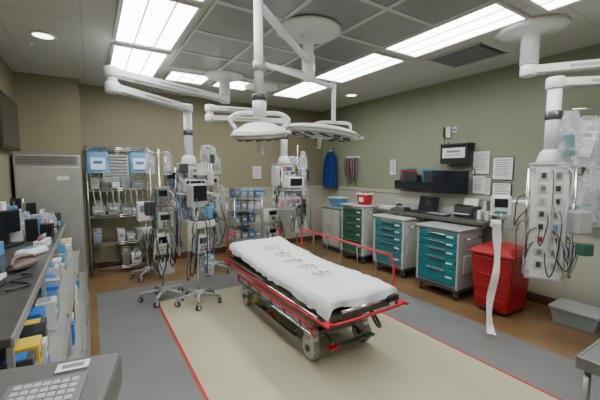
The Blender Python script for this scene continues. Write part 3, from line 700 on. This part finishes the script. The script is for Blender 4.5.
for z,d,hm in((.622,.60,.27),(.352,.66,.22),(.082,.67,.22)):
    x=-1.70
    while x<1.35:
        ww=rnd.uniform(.05,.15); hh=rnd.uniform(.45,1)*hm
        if any(abs(x+ww/2-p)<ww/2+.02 for p in(-.7,.4)): x+=.03; continue
        m=rnd.choice([PAPER,PAPER,WHITE,CREAM,CREAM,PAPER,LBLUE,LGREY,BLUE,YEL,DGREY]); y1=-d+.03+rnd.uniform(0,.06)
        dd=.10 if z>.6 else .3; rt=rnd.uniform(-.12,.12)
        b.box((x+ww/2,y1+dd/2,z+hh/2),(ww*.88,dd,hh),m,bev=.004)
        lm=rnd.choice([BLUE,BLUE,TEXTG,YEL,LBLUE,BLUE]); b.box((x+ww/2,y1-.001,z+hh*.35),(ww*.8,.004,hh*.30),lm); b.box((x+ww/2,y1+.06,z+hh+.0005),(ww*.7,.07,.002),rnd.choice([BLUE,YEL,TEXTG,BLUE]))
        b.box((x+ww/2,y1-.001,z+hh*.75),(ww*.5,.004,hh*.10),TEXTG)
        if rnd.random()<.45 and hh<.8*hm: b.box((x+ww/2,y1+dd/2,z+hh+.012),(ww*.9,dd*1.1,.02),rnd.choice([PAPER,LGREY,BLUE,CARD,YEL]),rot=(rt,0,rt))
        x+=ww+.004
b.done(sc)
CZ=.968
b=B('desktop_monitor',(-.62,3.60,CZ),60); b.box((0,0,.01),(.2,.15,.015),BLACK,bev=.004); b.box((0,.02,.1),(.05,.02,.18),BLACK); b.box((0,0,.2),(.30,.03,.20),BLACK,bev=.01); b.box((0,-.017,.2),(.27,.003,.17),SCREEN); b.done()
b=B('countertop_supplies',(-.55,4.27,CZ),90)
for k in range(32):
    x=-.46+(k%8)*.135; y=.14-(k//8)*.11; h=rnd.uniform(.08,.30)*(1.2-.22*(k//8)); m=[PAPER,DGREY,LBLUE,RED,GREY,CREAM,BLACK,LGREY,CLEAR2,DGREY][rnd.randrange(10)]
    if k%4==1: b.lathe([(.035,0),(.035,h*.7),(.013,h*.85),(.013,h)],m,c=(x,y,.001))
    elif k%5==2: b.bag((x,y,.2),.12,.19,CLEAR,k,fill=PAPER)
    else: b.box((x,y,h/2+.001),(.10,.09,h),m,rot=(0,0,rnd.uniform(-.15,.15)),bev=.006)
b.done()
b=B('blood_tube_rack',(-.36,3.42,CZ),80); b.box((0,0,.03),(.2,.07,.06),WHITE,bev=.004)
for k in range(7): b.cyl((-.08+k*.027,0,.06),(-.08+k*.027,0,.10),.008,[RED,BLUE,GREEN,YEL,RED,LGREY,BLUE][k],seg=8)
b.done()
b=B('wipes_packet',(-.40,3.15,CZ),60); b.taper((0,0),0,.05,(.22,.13),(.19,.1),PAPER,bev=.02); b.box((0,0,.051),(.1,.06,.004),LBLUE); b.done()
b=B('blue_glove_box',(-.66,3.16,CZ),80); b.box((0,0,.05),(.25,.13,.1),LBLUE,bev=.004); b.box((0,0,.101),(.12,.05,.003),PAPER); b.done()
b=B('leather_instrument_case',(-.39,2.72,CZ),65)
b.ball((0,0,.028),(.13,.05,.028),PINK,.25,2); b.tube([(-.11,0,.04),(-.05,.02,.075),(.06,0,.07),(.11,0,.035)],.013,PINK,sm=4); b.done()
b=B('black_equipment_case',(-.65,2.74,CZ),90); b.box((0,0,.05),(.34,.20,.10),BLACK,bev=.02); b.tube([(-.06,-.10,.06),(-.05,-.12,.06),(.05,-.12,.06),(.06,-.10,.06)],.008,GREY,sm=3); b.done()
b=B('label_printer',(-.56,2.32,CZ),80); b.taper((0,0),0,.12,(.24,.26),(.2,.2),DGREY,bev=.02); b.box((0,-.12,.06),(.14,.03,.02),PAPER); b.done()
b=B('charging_cable',(-.36,2.40,CZ),0); b.tube([(-.04,-.18,.006),(.05,-.1,.006),(-.05,.0,.007),(.04,.1,.006),(-.02,.14,.006)],.005,BLACK,sm=6); b.done()
# ---------------------------------------------------------------- machine bottom left
b=B('ultrasound_machine_cart',(-.21,1.10,0),-14)
SH=mat('machine_shell',(.115,.115,.115),.45); SH2=mat('machine_panel',(.17,.17,.17),.45); KEY=mat('keycap',(.45,.45,.45),.5)
b.taper((0,-.02),.12,.80,(.42,.46),(.34,.36),SH2,bev=.03)
b.box((0,-.02,.1),(.46,.52,.06),SH,bev=.02)
for x in(-.2,.2):
    for y in(-.22,.18): b.caster((x,y,.08),.034)
b.box((0,0,.885),(.44,.52,.13),SH,rot=(.05,0,0),bev=.02)
b.box((.06,-.04,.955),(.20,.34,.012),SH2,rot=(.05,0,.08),bev=.004)
for i in range(7):
    for j in range(11): b.box((.06+(i-3)*.024-(j-5)*.0018,-.04+(j-5)*.027,.9635+(j-5)*.0013),(.019,.020,.009),KEY,rot=(.05,0,.08),bev=.002)
b.box((.09,.19,.964),(.09,.045,.004),PAPER,rot=(.05,0,.1)); b.box((.09,.19,.967),(.06,.02,.002),TEXTG,rot=(.05,0,.1))
b.box((-.185,.02,.955),(.05,.42,.02),DGREY,rot=(.05,0,0),bev=.005)
b.box((0,.255,.90),(.40,.02,.06),DGREY,rot=(.05,0,0),bev=.004)
b.done()

# ---------------------------------------------------------------- camera / world
cam=bpy.data.cameras.new('camera'); co=bpy.data.objects.new('camera',cam); bpy.context.scene.collection.objects.link(co)
cam.sensor_width=36; cam.lens=331/600*36; cam.clip_start=.02
co.location=(0,0,1.6)
co.rotation_euler=(math.radians(90-5.18),0,math.radians(-32.3))
bpy.context.scene.camera=co
w=bpy.data.worlds.new('world'); bpy.context.scene.world=w; w.use_nodes=True
w.node_tree.nodes['Background'].inputs[0].default_value=(.5,.5,.5,1); w.node_tree.nodes['Background'].inputs[1].default_value=.2
